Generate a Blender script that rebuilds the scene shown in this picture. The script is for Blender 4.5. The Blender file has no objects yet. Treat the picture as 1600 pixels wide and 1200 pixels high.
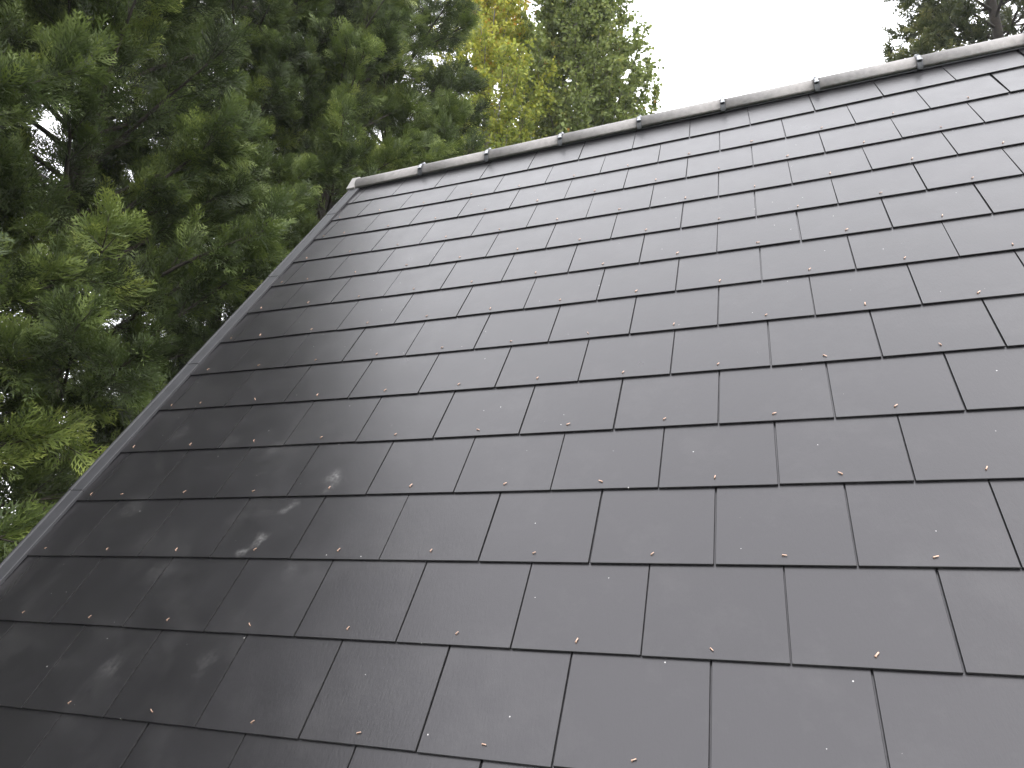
import bpy, bmesh, math, random
import numpy as np
from mathutils import Vector, Matrix, Euler

random.seed(7)
rng = np.random.default_rng(11)
scene = bpy.context.scene
col = scene.collection
PI = math.pi
R_ = math.radians

# ------------------------------------------------------------------ camera
PITCH = R_(51.26)          # roof pitch
W = 0.304                  # slate width + joint
G = W * 0.81733            # exposed gauge
Z0 = 3.6                   # height of course line 0
cam_d = bpy.data.cameras.new('camera')
cam = bpy.data.objects.new('camera', cam_d)
col.objects.link(cam)
scene.camera = cam
RC = ((0.93317, 0.224942, -0.280348), (-0.076946, -0.636868, -0.767124), (-0.351104, 0.737428, -0.576997))
CC = (1.0590230714, -1.8460474169, 4.6475615338)
roof_m = Matrix.Translation((0, 0, Z0)) @ Matrix.Rotation(PITCH, 4, 'X')
rot = Matrix(((RC[0][0], -RC[1][0], -RC[2][0]), (RC[0][1], -RC[1][1], -RC[2][1]), (RC[0][2], -RC[1][2], -RC[2][2])))
cm = rot.to_4x4()
cm.translation = Vector(CC) * W
cam.matrix_world = roof_m @ cm
cam_d.sensor_width = 36
cam_d.lens = 36 * 1099.43 / 1600
cam_d.clip_start = 0.05
cam_d.clip_end = 3000

# ------------------------------------------------------------------ world, sun, exposure
SUN_EL, SUN_AZ = 42, 98     # azimuth clockwise from +Y
world = bpy.data.worlds.new('World')
scene.world = world
world.use_nodes = True
wn, wl = world.node_tree.nodes, world.node_tree.links
bg = wn['Background']
sky = wn.new('ShaderNodeTexSky')
sky.sky_type = 'NISHITA'
sky.sun_disc = False
sky.sun_elevation = R_(SUN_EL)
sky.sun_rotation = R_(SUN_AZ)
sky.dust_density = 4
sky.air_density = 1
sc = wn.new('ShaderNodeVectorMath'); sc.operation = 'SCALE'; sc.inputs['Scale'].default_value = 1.0
wl.new(sky.outputs[0], sc.inputs[0])
mixw = wn.new('ShaderNodeMix'); mixw.data_type = 'RGBA'
mixw.inputs[0].default_value = 0.86
wl.new(sc.outputs[0], mixw.inputs[6])
mixw.inputs[7].default_value = (17.0, 17.1, 17.6, 1)     # even cloud cover
wl.new(mixw.outputs[2], bg.inputs[0])
bg.inputs[1].default_value = 0.1
sun_d = bpy.data.lights.new('sun', 'SUN')
sun_d.energy = 0.65
sun_d.angle = R_(45)
sun_d.color = (1, 0.97, 0.92)
sun = bpy.data.objects.new('sun', sun_d)
col.objects.link(sun)
sd = Vector((math.sin(R_(SUN_AZ)) * math.cos(R_(SUN_EL)), math.cos(R_(SUN_AZ)) * math.cos(R_(SUN_EL)), math.sin(R_(SUN_EL))))
sun.rotation_euler = sd.to_track_quat('Z', 'Y').to_euler()
vs = scene.view_settings
vs.view_transform = 'Standard'
vs.look = 'None'
vs.exposure = 1.35
vs.gamma = 1
vs.use_curve_mapping = False
scene.cycles.max_bounces = 6
scene.cycles.diffuse_bounces = 3
scene.cycles.glossy_bounces = 3
scene.cycles.transmission_bounces = 3

# ------------------------------------------------------------------ helpers
def mat(name):
    m = bpy.data.materials.new(name); m.use_nodes = True
    return m, m.node_tree.nodes, m.node_tree.links, m.node_tree.nodes['Principled BSDF']

def link(o, parent=None):
    col.objects.link(o)
    if parent is not None:
        o.parent = parent
    return o

def obj(name, mesh, m=None, parent=None):
    if isinstance(mesh, bmesh.types.BMesh):
        me = bpy.data.meshes.new(name); mesh.to_mesh(me); mesh.free()
    else:
        me = mesh
    if m is not None:
        if len(me.materials) == 0:
            me.materials.append(m)
    return link(bpy.data.objects.new(name, me), parent)

def empty(name, loc=(0, 0, 0), parent=None):
    o = bpy.data.objects.new(name, None); o.location = loc
    o.empty_display_size = 0.3
    return link(o, parent)

def tag(o, label, cat=None, group=None):
    o['label'] = label
    if cat: o['category'] = cat
    if group: o['group'] = group
    return o

def box_bm(x0, x1, y0, y1, z0, z1, bev=0.0, seg=1, bm=None):
    b = bm or bmesh.new()
    r = bmesh.ops.create_cube(b, size=1)
    vsx = r['verts']
    for v in vsx:
        v.co = Vector(((x0 + x1) / 2 + v.co.x * (x1 - x0), (y0 + y1) / 2 + v.co.y * (y1 - y0), (z0 + z1) / 2 + v.co.z * (z1 - z0)))
    if bev > 0:
        es = list({e for v in vsx for e in v.link_edges})
        bmesh.ops.bevel(b, geom=es, offset=bev, segments=seg, affect='EDGES')
    return b

def prism(pts, x0, x1, bm=None):
    """extrude a closed (y, z) outline along x"""
    b = bm or bmesh.new()
    a = [b.verts.new((x0, y, z)) for y, z in pts]
    c = [b.verts.new((x1, y, z)) for y, z in pts]
    n = len(pts)
    b.faces.new(a[::-1]); b.faces.new(c)
    for i in range(n):
        b.faces.new((a[i], a[(i + 1) % n], c[(i + 1) % n], c[i]))
    bmesh.ops.recalc_face_normals(b, faces=b.faces)
    return b

def np_mesh(name, V, F, tint=None, smooth=False):
    """V (n,3); F (m,3) or (m,4)"""
    me = bpy.data.meshes.new(name)
    V = np.ascontiguousarray(V, np.float32); F = np.ascontiguousarray(F, np.int32)
    k = F.shape[1]
    me.vertices.add(len(V)); me.vertices.foreach_set('co', V.ravel())
    me.loops.add(F.size); me.loops.foreach_set('vertex_index', F.ravel())
    me.polygons.add(len(F))
    me.polygons.foreach_set('loop_start', np.arange(0, F.size, k, dtype=np.int32))
    me.polygons.foreach_set('loop_total', np.full(len(F), k, np.int32))
    if tint is not None:
        a = me.attributes.new('tint', 'FLOAT', 'POINT')
        a.data.foreach_set('value', np.ascontiguousarray(tint, np.float32))
    if smooth:
        me.polygons.foreach_set('use_smooth', np.ones(len(F), bool))
    me.update(calc_edges=True)
    return me

class Tubes:
    """collects tapered tubes into one mesh"""
    def __init__(s, n=6): s.V = []; s.F = []; s.o = 0; s.n = n
    def add(s, pts, rad, n=None):
        n = n or s.n
        pts = np.asarray(pts, float); rad = np.asarray(rad, float)
        d = np.gradient(pts, axis=0); d /= np.linalg.norm(d, axis=1, keepdims=True) + 1e-9
        ref = np.where(np.abs(d[:, 2:3]) < 0.9, np.array([[0, 0, 1.]]), np.array([[1., 0, 0]]))
        a = np.cross(d, ref); a /= np.linalg.norm(a, axis=1, keepdims=True)
        b = np.cross(d, a)
        t = np.linspace(0, 2 * PI, n, endpoint=False)
        ring = pts[:, None, :] + rad[:, None, None] * (np.cos(t)[None, :, None] * a[:, None, :] + np.sin(t)[None, :, None] * b[:, None, :])
        m = len(pts)
        i, j = np.meshgrid(np.arange(m - 1), np.arange(n), indexing='ij')
        f = np.stack([i * n + j, i * n + (j + 1) % n, (i + 1) * n + (j + 1) % n, (i + 1) * n + j], -1).reshape(-1, 4) + s.o
        s.V.append(ring.reshape(-1, 3)); s.F.append(f); s.o += m * n
    def mesh(s, name): return np_mesh(name, np.concatenate(s.V), np.concatenate(s.F), smooth=True)

# ------------------------------------------------------------------ materials
def ramp(n, stops):
    r = n.new('ShaderNodeValToRGB'); e = r.color_ramp.elements
    while len(e) > 1: e.remove(e[-1])
    e[0].position = stops[0][0]; e[0].color = (*stops[0][1], 1)
    for p, c in stops[1:]:
        x = e.new(p); x.color = (*c, 1)
    return r

def slate_mat(name, base, edge=False):
    m, n, l, b = mat(name)
    geo = n.new('ShaderNodeNewGeometry')
    vr = n.new('ShaderNodeVectorRotate'); vr.rotation_type = 'X_AXIS'
    vr.inputs['Angle'].default_value = -PITCH
    vr.inputs['Center'].default_value = (0, 0, Z0)
    l.new(geo.outputs['Position'], vr.inputs['Vector'])
    sub = n.new('ShaderNodeVectorMath'); sub.operation = 'SUBTRACT'; sub.inputs[1].default_value = (0, 0, Z0)
    l.new(vr.outputs[0], sub.inputs[0])
    P = sub.outputs[0]                                   # roof metres: x along ridge, y up the slope
    oi = n.new('ShaderNodeObjectInfo')
    # per-slate offset so that texture does not run across joints
    comb = n.new('ShaderNodeVectorMath'); comb.operation = 'MULTIPLY_ADD'
    comb.inputs[1].default_value = (37, 19, 53)
    l.new(oi.outputs['Random'], comb.inputs[0]); l.new(P, comb.inputs[2])
    PS = comb.outputs[0]
    # riven grain, stretched up the slope
    mp = n.new('ShaderNodeMapping'); mp.inputs['Scale'].default_value = (1, 0.28, 1)
    l.new(PS, mp.inputs[0])
    n1 = n.new('ShaderNodeTexNoise'); n1.inputs['Scale'].default_value = 190; n1.inputs['Detail'].default_value = 5; n1.inputs['Roughness'].default_value = 0.65
    l.new(mp.outputs[0], n1.inputs[0])
    n2 = n.new('ShaderNodeTexNoise'); n2.inputs['Scale'].default_value = 9; n2.inputs['Detail'].default_value = 4
    l.new(PS, n2.inputs[0])
    # base tone
    hsv = n.new('ShaderNodeMix'); hsv.data_type = 'RGBA'
    hsv.inputs[6].default_value = (*[c * 0.80 for c in base], 1); hsv.inputs[7].default_value = (*[c * 1.22 for c in base], 1)
    add = n.new('ShaderNodeMath'); add.operation = 'MULTIPLY_ADD'; add.inputs[1].default_value = 0.5
    l.new(oi.outputs['Random'], add.inputs[0])
    sc2 = n.new('ShaderNodeMath'); sc2.operation = 'MULTIPLY'; sc2.inputs[1].default_value = 0.5
    l.new(n2.outputs[0], sc2.inputs[0]); l.new(sc2.outputs[0], add.inputs[2])
    l.new(add.outputs[0], hsv.inputs[0])
    # dusty footprints and smears
    wob = n.new('ShaderNodeTexNoise'); wob.inputs['Scale'].default_value = 17; wob.inputs['Detail'].default_value = 6
    l.new(P, wob.inputs[0])
    wv = n.new('ShaderNodeVectorMath'); wv.operation = 'MULTIPLY_ADD'; wv.inputs[1].default_value = (0.11, 0.06, 0)
    l.new(wob.outputs['Color'], wv.inputs[0]); l.new(P, wv.inputs[2])
    spots = [(-1.03, 0.862, 0.050, 0.9), (-1.035, 0.815, 0.030, 0.7), (-1.145, 0.735, 0.038, 0.9), (-1.185, 0.600, 0.042, 1.0),
             (-1.215, 0.555, 0.034, 0.8), (-1.42, 0.165, 0.045, 0.3), (-1.12, 0.20, 0.05, 0.22), (-1.50, 0.47, 0.06, 0.2),
             (-1.36, 1.02, 0.05, 0.2), (-1.60, 1.07, 0.06, 0.2), (-1.90, 1.13, 0.07, 0.22), (-1.83, 0.75, 0.07, 0.2), (-1.0, 0.5, 0.05, 0.15)]
    acc = None
    for x, y, r, k in spots:
        d = n.new('ShaderNodeVectorMath'); d.operation = 'DISTANCE'; d.inputs[1].default_value = (x + 0.02, y - 0.005, 0)
        mm = n.new('ShaderNodeVectorMath'); mm.operation = 'MULTIPLY'; mm.inputs[1].default_value = (1, 1, 0)
        l.new(wv.outputs[0], mm.inputs[0]); l.new(mm.outputs[0], d.inputs[0])
        mr = n.new('ShaderNodeMapRange'); mr.interpolation_type = 'SMOOTHSTEP'
        mr.inputs[1].default_value = 0; mr.inputs[2].default_value = r; mr.inputs[3].default_value = k; mr.inputs[4].default_value = 0
        l.new(d.outputs['Value'], mr.inputs[0])
        if acc is None: acc = mr.outputs[0]
        else:
            a = n.new('ShaderNodeMath'); a.operation = 'MAXIMUM'; l.new(acc, a.inputs[0]); l.new(mr.outputs[0], a.inputs[1]); acc = a.outputs[0]
    gr = n.new('ShaderNodeTexNoise'); gr.inputs['Scale'].default_value = 85; gr.inputs['Detail'].default_value = 6; gr.inputs['Roughness'].default_value = 0.7
    l.new(P, gr.inputs[0])
    grm = n.new('ShaderNodeMapRange'); grm.inputs[1].default_value = 0.38; grm.inputs[2].default_value = 0.75
    l.new(gr.outputs[0], grm.inputs[0])
    sm = n.new('ShaderNodeMath'); sm.operation = 'MULTIPLY'; l.new(acc, sm.inputs[0]); l.new(grm.outputs[0], sm.inputs[1])
    # thin all-over dust, patchy
    du = n.new('ShaderNodeTexNoise'); du.inputs['Scale'].default_value = 3.2; du.inputs['Detail'].default_value = 7; du.inputs['Roughness'].default_value = 0.72
    l.new(P, du.inputs[0])
    dum = n.new('ShaderNodeMapRange'); dum.inputs[1].default_value = 0.5; dum.inputs[2].default_value = 0.8; dum.inputs[4].default_value = 0.035
    l.new(du.outputs[0], dum.inputs[0])
    s2 = n.new('ShaderNodeMath'); s2.operation = 'MULTIPLY_ADD'; s2.inputs[1].default_value = 0.32; l.new(sm.outputs[0], s2.inputs[0]); l.new(dum.outputs[0], s2.inputs[2])
    # small white specks of grit
    vo = n.new('ShaderNodeTexVoronoi'); vo.voronoi_dimensions = '2D'; vo.inputs['Scale'].default_value = 17; l.new(PS, vo.inputs[0])
    sep = n.new('ShaderNodeSeparateColor'); l.new(vo.outputs['Color'], sep.inputs[0])
    pick = n.new('ShaderNodeMath'); pick.operation = 'GREATER_THAN'; pick.inputs[1].default_value = 0.93; l.new(sep.outputs[0], pick.inputs[0])
    rad = n.new('ShaderNodeMath'); rad.operation = 'MULTIPLY'; rad.inputs[1].default_value = 0.032; l.new(sep.outputs[1], rad.inputs[0])
    lt = n.new('ShaderNodeMath'); lt.operation = 'LESS_THAN'; l.new(vo.outputs['Distance'], lt.inputs[0]); l.new(rad.outputs[0], lt.inputs[1])
    sp = n.new('ShaderNodeMath'); sp.operation = 'MULTIPLY'; l.new(pick.outputs[0], sp.inputs[0]); l.new(lt.outputs[0], sp.inputs[1])
    c1 = n.new('ShaderNodeMix'); c1.data_type = 'RGBA'; c1.inputs[7].default_value = (0.42, 0.41, 0.40, 1)
    l.new(s2.outputs[0], c1.inputs[0]); l.new(hsv.outputs[2], c1.inputs[6])
    c2 = n.new('ShaderNodeMix'); c2.data_type = 'RGBA'; c2.inputs[7].default_value = (0.40, 0.39, 0.38, 1)
    l.new(sp.outputs[0], c2.inputs[0]); l.new(c1.outputs[2], c2.inputs[6])
    l.new(c2.outputs[2], b.inputs['Base Color'])
    # gloss: semi-matt factory coating, duller where dusty
    ro = n.new('ShaderNodeMapRange'); ro.inputs[3].default_value = 0.25; ro.inputs[4].default_value = 0.36
    l.new(n2.outputs[0], ro.inputs[0])
    ro2 = n.new('ShaderNodeMath'); ro2.operation = 'MULTIPLY_ADD'; ro2.inputs[1].default_value = 0.5; l.new(s2.outputs[0], ro2.inputs[0]); l.new(ro.outputs[0], ro2.inputs[2])
    l.new(ro2.outputs[0], b.inputs['Roughness'])
    b.inputs['IOR'].default_value = 1.60
    b.inputs['Specular Tint'].default_value = (1.0, 0.972, 1.0, 1)
    bp = n.new('ShaderNodeBump'); bp.inputs['Strength'].default_value = 0.35; bp.inputs['Distance'].default_value = 0.0009
    l.new(n1.outputs[0], bp.inputs['Height'])
    bp2 = n.new('ShaderNodeBump'); bp2.inputs['Strength'].default_value = 0.5; bp2.inputs['Distance'].default_value = 0.0008
    l.new(n2.outputs[0], bp2.inputs['Height']); l.new(bp.outputs[0], bp2.inputs['Normal'])
    l.new(bp2.outputs[0], b.inputs['Normal'])
    return m

M_slate = slate_mat('slate_face', (0.0115, 0.0110, 0.0122))
def simple(name, c, rough=0.6, metal=0.0, var=0.25, scale=20, bump=0.0, bdist=0.002, c2=None):
    m, n, l, b = mat(name)
    tc = n.new('ShaderNodeTexCoord')
    nz = n.new('ShaderNodeTexNoise'); nz.inputs['Scale'].default_value = scale; nz.inputs['Detail'].default_value = 6; nz.inputs['Roughness'].default_value = 0.65
    l.new(tc.outputs['Object'], nz.inputs[0])
    lo = [x * (1 - var) for x in c]; hi = [min(1, x * (1 + var)) for x in (c2 or c)]
    r = ramp(n, [(0.3, lo), (0.7, hi)]); l.new(nz.outputs[0], r.inputs[0]); l.new(r.outputs[0], b.inputs['Base Color'])
    b.inputs['Roughness'].default_value = rough; b.inputs['Metallic'].default_value = metal
    if bump:
        bp = n.new('ShaderNodeBump'); bp.inputs['Strength'].default_value = bump; bp.inputs['Distance'].default_value = bdist
        l.new(nz.outputs[0], bp.inputs['Height']); l.new(bp.outputs[0], b.inputs['Normal'])
    return m
M_edge = simple('slate_cut_edge', (0.020, 0.0195, 0.0205), 0.9, var=0.5, scale=60)
M_edge.node_tree.nodes['Principled BSDF'].inputs['Specular IOR Level'].default_value = 0.2
M_deck = simple('roofing_felt', (0.02, 0.02, 0.022), 0.9)
M_tile = simple('ridge_concrete', (0.19, 0.178, 0.172), 0.6, var=0.22, scale=28, bump=0.5, bdist=0.002)
M_roll = simple('ridge_roll_rubber', (0.025, 0.025, 0.03), 0.6)
M_cap = simple('end_cap_plastic', (0.20, 0.19, 0.18), 0.5, var=0.1)
M_verge = simple('verge_grey_plastic', (0.024, 0.024, 0.027), 0.55, var=0.18, scale=14, bump=0.15)
M_union = simple('union_black_plastic', (0.03, 0.032, 0.036), 0.35, scale=80, var=0.5)
M_steel = simple('clamp_steel', (0.36, 0.37, 0.39), 0.42, 1.0, var=0.1)
M_copper = simple('copper', (0.46, 0.32, 0.25), 0.55, 1.0, var=0.35, scale=120)
M_render = simple('wall_render', (0.42, 0.40, 0.36), 0.9, var=0.12, scale=6, bump=0.4)
M_wood = simple('painted_timber', (0.10, 0.10, 0.105), 0.5)
M_grass = simple('grass_ground', (0.035, 0.055, 0.018), 0.95, var=0.5, scale=1.5, bump=1.0, bdist=0.05)

def leaf_mat(name, stops, trans=0.3, rough=0.55):
    m, n, l, b = mat(name)
    at = n.new('ShaderNodeAttribute'); at.attribute_name = 'tint'
    r = ramp(n, stops); l.new(at.outputs['Fac'], r.inputs[0])
    l.new(r.outputs[0], b.inputs['Base Color'])
    b.inputs['Roughness'].default_value = rough
    b.inputs['Specular IOR Level'].default_value = 0.35
    t = n.new('ShaderNodeBsdfTranslucent')
    l.new(r.outputs[0], t.inputs[0])
    mx = n.new('ShaderNodeMixShader'); mx.inputs[0].default_value = trans
    l.new(b.outputs[0], mx.inputs[1]); l.new(t.outputs[0], mx.inputs[2])
    l.new(mx.outputs[0], n['Material Output'].inputs[0])
    return m
M_cyp = leaf_mat('cypress_foliage', [(0, (0.022, 0.028, 0.013)), (0.35, (0.060, 0.086, 0.026)), (0.7, (0.15, 0.195, 0.046)), (1, (0.28, 0.32, 0.075))], 0.27)
M_fir = leaf_mat('fir_foliage', [(0, (0.03, 0.04, 0.018)), (0.5, (0.07, 0.085, 0.028)), (1, (0.20, 0.19, 0.06))], 0.3)
M_yel = leaf_mat('autumn_leaf', [(0, (0.10, 0.14, 0.035)), (0.45, (0.30, 0.34, 0.06)), (0.85, (0.50, 0.47, 0.08)), (0.97, (0.55, 0.44, 0.07)), (1, (0.45, 0.26, 0.05))], 0.5)
M_pop = leaf_mat('poplar_leaf', [(0, (0.10, 0.13, 0.04)), (0.5, (0.205, 0.25, 0.07)), (0.88, (0.34, 0.36, 0.11)), (0.97, (0.32, 0.29, 0.06)), (1, (0.40, 0.22, 0.06))], 0.4)
M_bark = simple('cypress_bark', (0.035, 0.028, 0.022), 0.9, var=0.5, scale=8, bump=0.8, bdist=0.02)
M_bark2 = simple('poplar_bark', (0.16, 0.15, 0.12), 0.9, var=0.4, scale=8, bump=0.8, bdist=0.02)

# ------------------------------------------------------------------ ground
gb = bmesh.new()
bmesh.ops.create_grid(gb, x_segments=40, y_segments=40, size=400)
ground = obj('ground', gb, M_grass)
ground['kind'] = 'structure'

# ------------------------------------------------------------------ house
U_L, U_R = -7.19, 8.5              # slated width, in slate widths
V_E, V_A = -2.15, 14.50            # eaves and apex, in gauges
XL, XR = (U_L - 0.22) * W, (U_R + 0.22) * W
cp, sp_ = math.cos(PITCH), math.sin(PITCH)
YE, ZE = V_E * G * cp, Z0 + V_E * G * sp_
YA, ZA = V_A * G * cp, Z0 + V_A * G * sp_
house = empty('house', ((XL + XR) / 2, YA, 0))
tag(house, 'house with steep dark grey slate roof, half-round ridge tiles and grey verge', 'house')
HOFF = Vector((-(XL + XR) / 2, -YA, 0))
def hpart(name, bm, m):
    o = obj(name, bm, m, house); o.location = HOFF
    return o
wy0, wy1 = YE + 0.25, 2 * YA - YE - 0.25
wx0, wx1 = XL + 0.09, XR - 0.09
zw = ZE - 0.10 + 0.25 * math.tan(PITCH)
hpart('wall', box_bm(wx0, wx1, wy0, wy0 + 0.28, 0, zw - 0.05), M_render)
hpart('wall', box_bm(wx0, wx1, wy1 - 0.28, wy1, 0, zw - 0.05), M_render)
zg = lambda y: ZA - 0.17 - abs(y - YA) * math.tan(PITCH)
for x0, x1 in ((wx0, wx0 + 0.28), (wx1 - 0.28, wx1)):
    hpart('gable_wall', prism([(wy0 + 0.281, 0), (wy1 - 0.281, 0), (wy1 - 0.281, zg(wy1 - 0.281)), (YA, zg(YA)), (wy0 + 0.281, zg(wy0 + 0.281))], x0 + 0.002, x1 + 0.002), M_render)
hpart('fascia', box_bm(XL + 0.03, XR - 0.03, YE + 0.03, YE + 0.055, ZE - 0.24, ZE - 0.055, 0.003), M_wood)

# roof deck: its frame is x along the ridge, y up the slope, z out of the slope
LE = V_E * G; LA = V_A * G
roof = obj('roof', box_bm(XL + 0.05, XR - 0.05, LE + 0.02, LA - 0.035, -0.075, -0.027), M_deck, house)
roof.matrix_parent_inverse = Matrix.Identity(4)
roof.location = Vector((0, 0, Z0)) + HOFF
roof.rotation_euler = (PITCH, 0, 0)
rear = obj('rear_roof', box_bm(XL, XR, LE, LA - 0.03, -0.06, -0.004), M_slate, house)
rear.location = Vector((0, 2 * YA, Z0)) + HOFF
rear.rotation_euler = (PITCH, 0, PI)
rear.location.x = XL + XR + HOFF.x
tag(rear, 'rear slope of the slate roof')

# slates: measured course lines  u(n) = a + b n + c n^2,  v(u) = d + e u + f u^2
COURSES = [(-0.0066, 1.0000, 0, 0.0209, 0.0113, 0.00026), (0.0030, 1.0010, 0, 1.0224, 0.0060, 0.0003), (0.0044, 1.0000, 0, 2.0021, -0.0012, -0.0001),
           (0.0104, 1.0020, 0, 2.9975, -0.0010, 0.00033), (0.0160, 1.0040, 0, 3.9668, -0.0051, 0.00121), (0.0205, 0.9994, 0, 4.9556, -0.0043, 0.00214),
           (0.0016, 0.9947, 0.00100, 5.9483, -0.0057, 0.00157), (-0.0077, 0.9951, 0.00176, 6.9500, -0.0041, 0.00182), (-0.0300, 1.0, 0.00250, 7.9470, -0.0030, 0.0024),
           (-0.0249, 0.9974, 0.00300, 8.9452, 0.0, 0.0033), (-0.0228, 0.9978, 0.00300, 9.9473, 0.0061, 0.0045), (-0.0217, 1.0004, 0.00196, 10.9958, 0.0065, 0.0045),
           (-0.0166, 1.0036, 0.00151, 12.0091, 0.0186, 0.0055), (-0.0309, 1.0079, 0.00277, 13.0576, 0.0360, 0.0055)]
HALF = [0.5, 0, 0.5, 0, 0.5, 0, 0.5, 0, 0.5, 0, 0.5, 0, 0.5, 0]
T = 0.0056
SW, SL = 0.300, 0.600
def slate_mesh():
    b = box_bm(-SW / 2, SW / 2, 0, SL, -T, 0, 0.0008)
    me = bpy.data.meshes.new('slate'); b.to_mesh(me); b.free()
    me.materials.append(M_slate); me.materials.append(M_edge)
    for f in me.polygons:
        f.material_index = 1 if abs(f.normal.x) > 0.3 else 0
    return me
SM = slate_mesh()
def riv_mesh():
    b = bmesh.new()
    bmesh.ops.create_cone(b, cap_ends=True, segments=8, radius1=0.0028, radius2=0.0022, depth=0.003, matrix=Matrix.Translation((0, 0, 0.0012)))
    # shank bent over flat
    box_bm(-0.0016, 0.0016, -0.001, 0.0115, 0.0016, 0.0036, 0.0006, bm=b)
    me = bpy.data.meshes.new('rivet'); b.to_mesh(me); b.free(); me.materials.append(M_copper)
    return me
RM = riv_mesh()
def cu(c, n):
    n2 = max(-8.5, min(n, 5.0)); q = c[0] + c[1] * n2 + c[2] * n2 * n2
    return q + (n - n2) * 1.003
def cv(c, u):
    u2 = max(-7.6, min(u, 5.0)); return c[3] + c[4] * u2 + c[5] * u2 * u2
rows = [(k, COURSES[k], HALF[k]) for k in range(14)] + [(-1, (-0.005, 1.0, 0, -0.98, 0.006, 0.0), 0.0), (-2, (-0.005, 1.0, 0, -1.98, 0.003, 0.0), 0.5)]
def verge_in(v):       # left edge of the slated field, in slate widths
    return -7.20 + 0.011 * max(0, v - 3)
rj = random.Random(5)
for k, c, h in rows:
    if k < 0: vk = k
    nmin = -9 + h
    n = nmin
    while n < 9.5:
        ua, ub = cu(c, n), cu(c, n + 1)
        n += 1
        vl = cv(c, (ua + ub) / 2)
        left = verge_in(vl) - 0.10
        gap = (0.0026 + rj.random() * 0.0022) / W
        a, b_ = ua + gap / 2, ub - gap / 2
        a += rj.uniform(-1, 1) * 0.0015 / W * 0.5; b_ += rj.uniform(-1, 1) * 0.0015 / W * 0.5
        a = max(a, left); b_ = min(b_, U_R + 0.1)
        if b_ - a < 0.12: continue
        uc = (a + b_) / 2
        va, vb = cv(c, a), cv(c, b_)
        s = bpy.data.objects.new('slate', SM)
        link(s, roof)
        wreal = (b_ - a) * W
        length = min(SL, (14.36 + 0.027 * (uc + 7.2) - (va + vb) / 2) * G - 0.06)
        jy = rj.uniform(-0.0012, 0.0012)
        s.location = (uc * W, (va + vb) / 2 * G + jy, rj.uniform(-0.0002, 0.0002))
        s.scale = (wreal / SW, length / SL, 1)
        tilt = (T + 0.0012) / G
        s.rotation_euler = (-tilt + R_(rj.uniform(-0.05, 0.05)), R_(rj.uniform(-0.09, 0.09)), math.atan2((vb - va) * G, wreal) * 0.9 + R_(rj.uniform(-0.12, 0.12)))
        if ub > U_R or k > 12: continue
        # copper rivet in the middle of each tail, over the joint below
        ru = (ua + ub) / 2 if ua > left else max((ua + ub) / 2, left + 0.28)
        r = bpy.data.objects.new('rivet', RM)
        link(r, roof)
        rv = cv(c, ru)
        r.location = ((ru + rj.uniform(-0.02, 0.02)) * W, rv * G + 0.026 + rj.uniform(-0.003, 0.003), -0.0002)
        r.rotation_euler = (0, 0, rj.choice((rj.uniform(-1.3, -0.2), rj.uniform(-1.3, -0.2), rj.uniform(-2.6, 1.2))))
        sc_ = rj.uniform(0.68, 0.98)
        r.scale = (sc_, sc_, 1)

# ---- verge strips up the left edge (and right edge)
SEAMS = [-2.2, 0.05, 3.202, 6.365, 9.483, 12.454, 14.62]
def verge_piece(v0, v1, side):
    """trim with flat face, raised outer lip and a leg turned down over the deck edge"""
    wid = 0.072
    prof = [(0, -0.003), (0, 0.0075), (0.001, 0.0090), (0.052, 0.0105), (0.0535, 0.0088), (0.0575, 0.0088), (0.059, 0.0125), (0.064, 0.0135), (wid, 0.012), (wid + 0.001, -0.065), (wid - 0.003, -0.065), (wid - 0.003, -0.003)]
    b = bmesh.new()
    def ring(v, lift):
        ui = verge_in(v) if side < 0 else U_R
        return [b.verts.new((ui * W + side * x, v * G, z + lift * (1 if z > 0 else 0))) for x, z in prof]
    A, B = ring(v0 + 0.004, 0.0016), ring(v1 - 0.004, 0.0)
    n = len(prof)
    b.faces.new(A); b.faces.new(B[::-1])
    for i in range(n):
        b.faces.new((A[i], B[i], B[(i + 1) % n], A[(i + 1) % n]))
    bmesh.ops.recalc_face_normals(b, faces=b.faces)
    return obj('verge_strip', b, M_verge, roof)
for i in range(len(SEAMS) - 1):
    verge_piece(SEAMS[i], SEAMS[i + 1], -1)
    verge_piece(SEAMS[i], SEAMS[i + 1], 1)

# ---- ridge (house frame: axis along x at the apex)
def arc_prof(r, d, a0, a1, th, n=20):
    """half-round shell: centre d below apex; angles from vertical"""
    o = [(r * math.sin(t), -d + r * math.cos(t)) for t in np.linspace(a0, a1, n)]
    i = [((r - th) * math.sin(t), -d + (r - th) * math.cos(t)) for t in np.linspace(a1, a0, n)]
    return o + i
RR, RD = 0.078, 0.052
A1 = R_(106)
JOINTS = [-5.604, -4.093, -2.538, -0.987, 0.533, 2.106, 3.684]
while JOINTS[-1] < U_R - 1: JOINTS.append(JOINTS[-1] + 1.56)
ends = [-7.22] + JOINTS + [U_R + 0.02]
def ridge_prism(prof, x0, x1, bev=0):
    b = prism([(y, z) for y, z in prof], x0, x1)
    return b
RX0, RV0, RSL = -7.22 * W, 14.36, 0.027 * G / W          # the ridge line climbs a touch to the right
_ax = Vector((1, RSL * cp, RSL * sp_)).normalized()
_ay = Vector((0, 0, 1)).cross(_ax).normalized()
_az = _ax.cross(_ay)
RIDGE_M = Matrix.Translation((RX0, RV0 * G * cp, Z0 + RV0 * G * sp_)) @ Matrix((_ax, _ay, _az)).transposed().to_4x4() @ Matrix.Translation((-RX0, 0, 0))
def on_ridge(o, x=0, dy=0, dz=0):
    o.matrix_basis = Matrix.Translation(HOFF) @ RIDGE_M @ Matrix.Translation((x, dy, dz))
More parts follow.
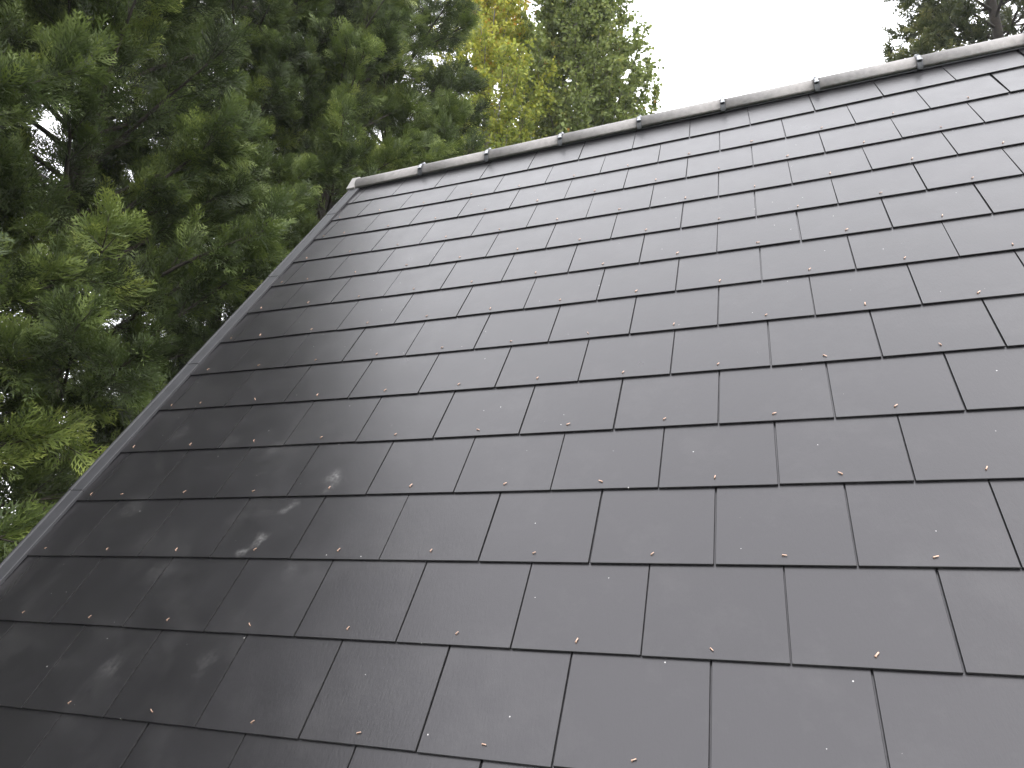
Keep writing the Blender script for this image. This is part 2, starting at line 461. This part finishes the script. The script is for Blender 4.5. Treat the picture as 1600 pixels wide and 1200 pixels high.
def rpart(name, bm, m, parent=house, dz=0):
    for f in bm.faces: f.smooth = False
    o = obj(name, bm, m, parent)
    if parent is house: on_ridge(o)
    return o
roll = rpart('ridge_roll', prism(arc_prof(RR - 0.012, RD, R_(-114), R_(114), 0.004, 24), -7.15 * W, U_R * W), M_roll)
for i in range(len(ends) - 1):
    g = 0.006
    b = prism(arc_prof(RR, RD, -A1, A1, 0.016, 26), ends[i] * W + g, ends[i + 1] * W - g)
    es = [e for e in b.edges if abs(e.calc_face_angle(0)) > 0.9]
    bmesh.ops.bevel(b, geom=es, offset=0.003, segments=2, affect='EDGES')
    me = bpy.data.meshes.new('ridge_tile'); b.to_mesh(me); b.free()
    for p in me.polygons: p.use_smooth = abs(p.normal.x) < 0.3
    o = obj('ridge_tile', me, M_tile, house)
    on_ridge(o, 0, rj.uniform(-0.0025, 0.0025), rj.uniform(-0.0025, 0.0025))
def make_union(x):
    u = obj('ridge_union', prism(arc_prof(RR + 0.0015, RD, R_(-112), R_(112), 0.006, 26), -0.010, 0.010), M_union, house)
    on_ridge(u, x)
    # raised rims of the union
    for sx in (-1, 1):
        b = prism(arc_prof(RR + 0.0042, RD, R_(-109), R_(109), 0.006, 26), sx * 0.0105 - 0.0025, sx * 0.0105 + 0.0025)
        obj('union_rim', b, M_union, u)
    # folded steel clamp plate hooking over both tiles, front side and top
    for a, hl in ((R_(-28), 0.015), (R_(-64), 0.018)):
        m4 = Matrix.Translation((0, 0, -RD)) @ Matrix.Rotation(-a, 4, 'X') @ Matrix.Translation((0, 0, RR + 0.004))
        b = box_bm(-0.0075, 0.0075, -hl, hl, -0.001, 0.0025, 0.001)
        if hl > 0.016: box_bm(-0.012, 0.012, -hl - 0.008, -hl + 0.002, -0.001, 0.007, 0.002, bm=b)
        b.transform(m4)
        obj('clamp_plate', b, M_steel, u)
    b = bmesh.new()
    bmesh.ops.create_cone(b, cap_ends=True, segments=14, radius1=0.010, radius2=0.009, depth=0.004, matrix=Matrix.Translation((0, 0, 0.004)))
    bmesh.ops.create_cone(b, cap_ends=True, segments=6, radius1=0.0055, radius2=0.005, depth=0.007, matrix=Matrix.Translation((0, 0, 0.0085)))
    b.transform(Matrix.Translation((0, 0, -RD)) @ Matrix.Rotation(R_(12), 4, 'X') @ Matrix.Translation((0, 0, RR + 0.004)))
    obj('screw', b, M_steel, u)
    return u
for j in JOINTS:
    make_union(j * W)
# end cap: flat plate over the gable end with a tilted top flange
zt = RR - RD + 0.012
b = prism([(-0.090, -0.074), (-0.020, zt), (0.020, zt), (0.090, -0.074), (0.078, -0.084), (0.013, zt - 0.014), (-0.013, zt - 0.014), (-0.078, -0.084)], -7.22 * W - 0.050, -7.22 * W + 0.010)
bmesh.ops.bevel(b, geom=[e for e in b.edges], offset=0.002, segments=1, affect='EDGES')
rpart('ridge_end_cap', b, M_cap)
b = prism([(-0.075, -0.083), (-0.012, zt - 0.016), (0.012, zt - 0.016), (0.075, -0.083)], -7.22 * W - 0.047, -7.22 * W - 0.040)
rpart('ridge_end_plate', b, M_cap)

# ------------------------------------------------------------------ trees
def frames(d, nrm):
    """rotation matrices (N,3,3) with columns x=d, z~nrm"""
    x = d / (np.linalg.norm(d, axis=1, keepdims=True) + 1e-9)
    y = np.cross(nrm, x); y /= np.linalg.norm(y, axis=1, keepdims=True) + 1e-9
    z = np.cross(x, y)
    return np.stack([x, y, z], -1)

def unit(v): return v / (np.linalg.norm(v, axis=-1, keepdims=True) + 1e-9)

def spray_template(seed, pairs=6, L=0.27, wide=0.125, tw=0.0135):
    """flat feathery cypress spray of narrow scale-leaf shoots"""
    r = np.random.default_rng(seed)
    V, F, tip = [], [], []
    def shoot(p, ang, ln, w, t0, t1, zz):
        d = np.array([math.cos(ang), math.sin(ang), zz]); q = np.array([-math.sin(ang), math.cos(ang), 0])
        o = len(V)
        V.extend([p + q * w / 2 + d * ln * 0.1, p + d * ln, p - q * w / 2 + d * ln * 0.1]); tip.extend([t0, t1, t0])
        F.append((o, o + 1, o + 2))
    z0 = np.zeros(3)
    shoot(z0, 0, L * 1.0, tw * 0.9, 0.0, 1.0, 0)
    for i in range(pairs):
        f = (i + 0.6) / pairs
        for s in (-1, 1):
            p = np.array([L * (0.05 + 0.9 * f) + r.uniform(-1, 1) * 0.006, 0, 0])
            ln = wide * (1 - f) ** 0.7 * r.uniform(0.75, 1.15) + 0.03
            a = s * R_(r.uniform(34, 62))
            zz = r.uniform(-0.5, 0.35)
            shoot(p, a, ln, tw, 0.1 + 0.5 * f, 0.45 + 0.55 * f, zz)
            m = 2 if ln > 0.085 else 1
            for j in range(m):
                g = 0.3 + 0.35 * j
                d = np.array([math.cos(a), math.sin(a), zz]) * ln * g
                shoot(p + d, a - s * R_(r.uniform(28, 45)), ln * 0.55, tw * 0.9, 0.2 + 0.5 * f, 0.5 + 0.5 * f, zz + r.uniform(-0.2, 0.2))
    return np.array(V), np.array(F), np.array(tip)

def scatter(temps, pos, rotm, scl, base, tipw):
    Vs, Fs, Ts = [], [], []; o = 0
    idx = rng.integers(0, len(temps), len(pos))
    for k, (V, F, tp) in enumerate(temps):
        s = np.where(idx == k)[0]
        if len(s) == 0: continue
        v = np.einsum('nij,mj->nmi', rotm[s], V) * scl[s][:, None, None] + pos[s][:, None, :]
        f = F[None] + (np.arange(len(s)) * len(V))[:, None, None] + o
        t = base[s][:, None] + tipw * tp[None]
        Vs.append(v.reshape(-1, 3)); Fs.append(f.reshape(-1, F.shape[1])); Ts.append(t.ravel()); o += len(s) * len(V)
    return np.concatenate(Vs), np.concatenate(Fs), np.clip(np.concatenate(Ts), 0, 1)

SPRAYS = [spray_template(i) for i in range(5)]

def cypress(seed, H=19.0, Rb=2.5, nb=190, h0=0.5, temps=SPRAYS, tw_n=13, sp_n=7, rise=(0.25, 0.8), ssize=(0.85, 1.32), tipw=0.42, plume=1.0, droop=0.25, q0=0.2, rpow=0.5):
    """returns trunk, limb and crown meshes of one conifer standing at the origin"""
    r = np.random.default_rng(seed)
    tr = Tubes(10)
    zs = np.linspace(0, H, 16)
    wob = np.cumsum(r.normal(0, 0.035, (16, 2)), axis=0)
    tp = np.c_[wob, zs]
    tr.add(tp, np.linspace(0.24, 0.012, 16) * (1 + 0.5 * np.exp(-zs * 2)))
    lb = Tubes(5)
    P, D, N, S, B = [], [], [], [], []
    ga = 2.39996
    t = np.linspace(0, 1, 6)
    for i in range(nb):
        f = (i + r.uniform(0, 1)) / nb
        h = h0 + (H - h0 - 0.3) * f
        az = i * ga + r.uniform(-0.5, 0.5)
        Rr = Rb * (1 - f) ** rpow * r.uniform(0.68, 1.15) + 0.25
        up = r.uniform(*rise) + 0.5 * f
        o2 = np.array([math.cos(az), math.sin(az)])
        base = np.array([np.interp(h, zs, tp[:, 0]), np.interp(h, zs, tp[:, 1]), h])
        bend = up * t - droop * Rr * 0.35 * t ** 2
        pts = base + np.c_[o2[0] * Rr * t, o2[1] * Rr * t, Rr * bend]
        pts += np.cumsum(r.normal(0, 0.025, (6, 3)), axis=0) * t[:, None]
        lb.add(pts, np.linspace(0.024 + 0.008 * Rr, 0.005, 6))
        ntw = max(5, int(tw_n * (0.5 + 0.5 * Rr / Rb)))
        q = q0 + (1 - q0) * ((np.arange(ntw) + r.uniform(0, 1, ntw)) / ntw) ** 0.85
        ip = lambda x: np.stack([np.interp(x, t, pts[:, c]) for c in range(3)], -1)
        pb = ip(q); bd = unit(ip(np.minimum(1, q + .1)) - ip(q - .1))
        lat = unit(np.cross(bd, r.normal(0, 1, (ntw, 3))))
        td = unit(bd * r.uniform(0.7, 1.1, (ntw, 1)) + lat * r.uniform(0.35, 0.95, (ntw, 1)) + np.array([0, 0, 0.22]))
        tl = plume * (0.62 * (1 - q) + 0.26) * r.uniform(0.75, 1.2, ntw)
        te = pb + td * tl[:, None]; te[:, 2] -= 0.10 * tl
        for j in range(ntw):
            lb.add([pb[j], te[j]], [0.007, 0.003], n=3)
        g = (np.arange(sp_n)[None] + r.uniform(0.2, 0.9, (ntw, sp_n))) / sp_n
        pp = pb[:, None] + (te - pb)[:, None] * g[..., None]
        la = unit(np.cross(np.repeat(td[:, None], sp_n, 1), r.normal(0, 1, (ntw, sp_n, 3))))
        dd = td[:, None] + la * (r.uniform(0.3, 1.3, (ntw, sp_n)) * (1.1 - 0.6 * g))[..., None]
        dd[..., 2] += r.uniform(-0.15, 0.2, (ntw, sp_n))
        nn = r.normal(0, 0.75, (ntw, sp_n, 3)) + np.array([o2[0] * 0.4, o2[1] * 0.4, 0.8])
        k = ntw * sp_n
        P.append(pp.reshape(k, 3)); D.append(unit(dd).reshape(k, 3)); N.append(unit(nn).reshape(k, 3))
        S.append(r.uniform(*ssize, k))
        B.append((0.20 + r.normal(0, 0.12) + r.normal(0, 0.08, (ntw, 1)) + r.normal(0, 0.11, (ntw, sp_n))).ravel())
    V, F, T_ = scatter(temps, np.concatenate(P), frames(np.concatenate(D), np.concatenate(N)), np.concatenate(S), np.concatenate(B), tipw)
    return tr.mesh('trunk'), lb.mesh('limbs'), np_mesh('crown', V, F, T_)

def plant(name, meshes, mats, loc, rz, scale, label, cat, group=None):
    t = empty(name, loc); t.rotation_euler = (0, 0, rz); t.scale = (scale[0], scale[0], scale[1]) if isinstance(scale, tuple) else (scale,) * 3
    tag(t, label, cat, group)
    for nm, me, m in zip(('trunk', 'limbs', 'crown'), meshes, mats):
        o = bpy.data.objects.new(nm, me)
        if len(me.materials) == 0: me.materials.append(m)
        link(o, t)
    return t

cypA = cypress(1, H=12.6, Rb=2.6, nb=165, tw_n=16, sp_n=11, rpow=0.42)
cypB = cypress(2, H=18.0, Rb=2.7, nb=205, tw_n=16, sp_n=11, rpow=0.44)
CY = [(cypA, -6.9, -6.0, 0.3, 0.95, 'tall dark green cypress at the near end of the hedge row, outside the left edge'),
      (cypA, -7.0, -3.5, 2.1, 0.92, 'tall dark green cypress second from the near end of the hedge row'),
      (cypA, -6.8, -1.0, 4.0, 0.96, 'tall dark green cypress third from the near end of the hedge row'),
      (cypA, -7.3, 1.3, 4.6, 0.98, 'dark green cypress at the left edge of the picture'),
      (cypA, -7.2, 3.8, 1.2, 1.0, 'large feathery cypress with dark gaps left of the slate verge'),
      (cypB, -7.1, 5.9, 2.6, 0.79, 'bushy green cypress rising behind the middle of the verge'),
      (cypB, -6.8, 7.7, 0.9, 0.89, 'lighter green cypress behind the top corner of the roof'),
      (cypB, -6.6, 9.7, 3.3, 0.97, 'cypress at the far end of the row beside the yellow tree')]
for me, x, y, rz, s, lab in CY:
    plant('cypress_tree', me, (M_bark, M_bark, M_cyp), (x, y, 0), rz, s, lab, 'tree', 'cypress trees in a row beside the house')

# fir behind the ridge on the right: short stiff upturned shoots
FIRS = [spray_template(20 + i, pairs=4, L=0.26, wide=0.09, tw=0.030) for i in range(3)]
fir = cypress(9, H=30, Rb=2.9, nb=200, h0=8, temps=FIRS, tw_n=16, sp_n=8, rise=(0.0, 0.3), ssize=(1.15, 1.8), tipw=0.6, plume=1.25, droop=-0.15, rpow=0.55)
plant('fir_tree', fir, (M_bark, M_bark, M_fir), (6.5, 17.5, 0), 0.7, 1.0, 'olive green conifer with upturned twigs behind the ridge on the right', 'tree')

# broadleaf trees
def leaf_temp(seed):
    r = np.random.default_rng(seed)
    w, c = 0.46, r.uniform(-0.15, 0.15)
    V = np.array([[0, 0, 0], [0.42, w, c], [1, 0, r.uniform(-0.15, 0.05)], [0.42, -w, c]])
    return V, np.array([[0, 1, 2], [0, 2, 3]]), np.zeros(4)
LEAVES = [leaf_temp(i) for i in range(4)]

def broadleaf(seed, H, Rx, h0, nlimb, ntwig, nleaf, lsize, base=(0.4, 0.18), steep=1.5, taper=0.4, ripen=0.0):
    r = np.random.default_rng(seed)
    tr = Tubes(10)
    zs = np.linspace(0, H * 0.96, 14)
    wob = np.cumsum(r.normal(0, 0.05, (14, 2)), axis=0)
    tp = np.c_[wob, zs]
    tr.add(tp, np.linspace(0.26, 0.015, 14))
    lb = Tubes(5)
    P, D, N, S, B = [], [], [], [], []
    t = np.linspace(0, 1, 6)
    for i in range(nlimb):
        f = ((i + r.uniform(0, 1)) / nlimb) ** 0.9
        he = h0 + (H - h0) * f
        az = i * 2.39996 + r.uniform(-0.4, 0.4)
        Rr = Rx * max(0.10, min(1, (1 - he / H) / taper)) * r.uniform(0.6, 1.1)
        h = max(1.5, he - Rr * steep)
        base_p = np.array([np.interp(h, zs, tp[:, 0]), np.interp(h, zs, tp[:, 1]), h])
        pts = base_p + np.c_[np.cos(az) * Rr * t ** 0.8, np.sin(az) * Rr * t ** 0.8, (he - h) * t]
        pts += np.cumsum(r.normal(0, 0.04, (6, 3)), axis=0) * t[:, None]
        lb.add(pts, np.linspace(0.025 + 0.010 * Rr, 0.006, 6))
        q = 0.15 + 0.85 * (np.arange(ntwig) + r.uniform(0, 1, ntwig)) / ntwig
        pb = np.stack([np.interp(q, t, pts[:, c]) for c in range(3)], -1)
        td = unit(r.normal(0, 0.7, (ntwig, 3)) + np.array([np.cos(az) * 0.5, np.sin(az) * 0.5, 0.7]))
        te = pb + td * r.uniform(0.25, 0.7, (ntwig, 1))
        for j in range(ntwig): lb.add([pb[j], te[j]], [0.006, 0.003], n=3)
        g = r.uniform(0.1, 1.05, (ntwig, nleaf, 1))
        k = ntwig * nleaf
        pp = pb[:, None] + (te - pb)[:, None] * g + r.normal(0, 0.06, (ntwig, nleaf, 3))
        P.append(pp.reshape(k, 3))
        D.append(unit(r.normal(0, 0.7, (ntwig, nleaf, 3)) + td[:, None] * 0.4 + np.array([0, 0, -0.35])).reshape(k, 3))
        N.append(unit(r.normal(0, 0.7, (k, 3)) + np.array([0, 0, 0.7])))
        S.append(r.uniform(0.7, 1.25, k) * lsize)
        B.append(base[0] + ripen * (he / H - 0.75) + r.normal(0, 0.07) + r.normal(0, base[1], k))
    V, F, T_ = scatter(LEAVES, np.concatenate(P), frames(np.concatenate(D), np.concatenate(N)), np.concatenate(S), np.concatenate(B), 0)
    return tr.mesh('trunk'), lb.mesh('limbs'), np_mesh('crown', V, F, T_)

yel = broadleaf(31, 26.0, 2.1, 6.0, 155, 22, 34, 0.10, base=(0.64, 0.16), steep=2.2, ripen=2.0)
plant('poplar_tree', yel, (M_bark2, M_bark2, M_yel), (-7.15, 15.3, 0), 0, 1.0, 'poplar with yellow autumn leaves behind the ridge', 'tree')
grn = broadleaf(32, 26.5, 3.2, 7.0, 235, 25, 33, 0.118, base=(0.42, 0.2), steep=1.6)
plant('poplar_tree', grn, (M_bark2, M_bark2, M_pop), (-4.9, 18.0, 0), 0, 1.0, 'green poplar with sky on its right side, behind the ridge', 'tree')

# ------------------------------------------------------------------ thin air volume added to imitate veiling lens glare
hz = bpy.data.materials.new('glare_veil'); hz.use_nodes = True
hn, hl_ = hz.node_tree.nodes, hz.node_tree.links
hn.remove(hn['Principled BSDF'])
pv = hn.new('ShaderNodeVolumePrincipled')
pv.inputs['Color'].default_value = (0.95, 0.96, 1.0, 1)
pv.inputs['Density'].default_value = 0.0006
hl_.new(pv.outputs[0], hn['Material Output'].inputs['Volume'])
glare_veil = obj('glare_veil', box_bm(-420, 420, -420, 420, -1, 34), hz)
glare_veil['kind'] = 'stuff'
tag(glare_veil, 'thin pale volume added to imitate lens glare over the trees', 'glare_veil')
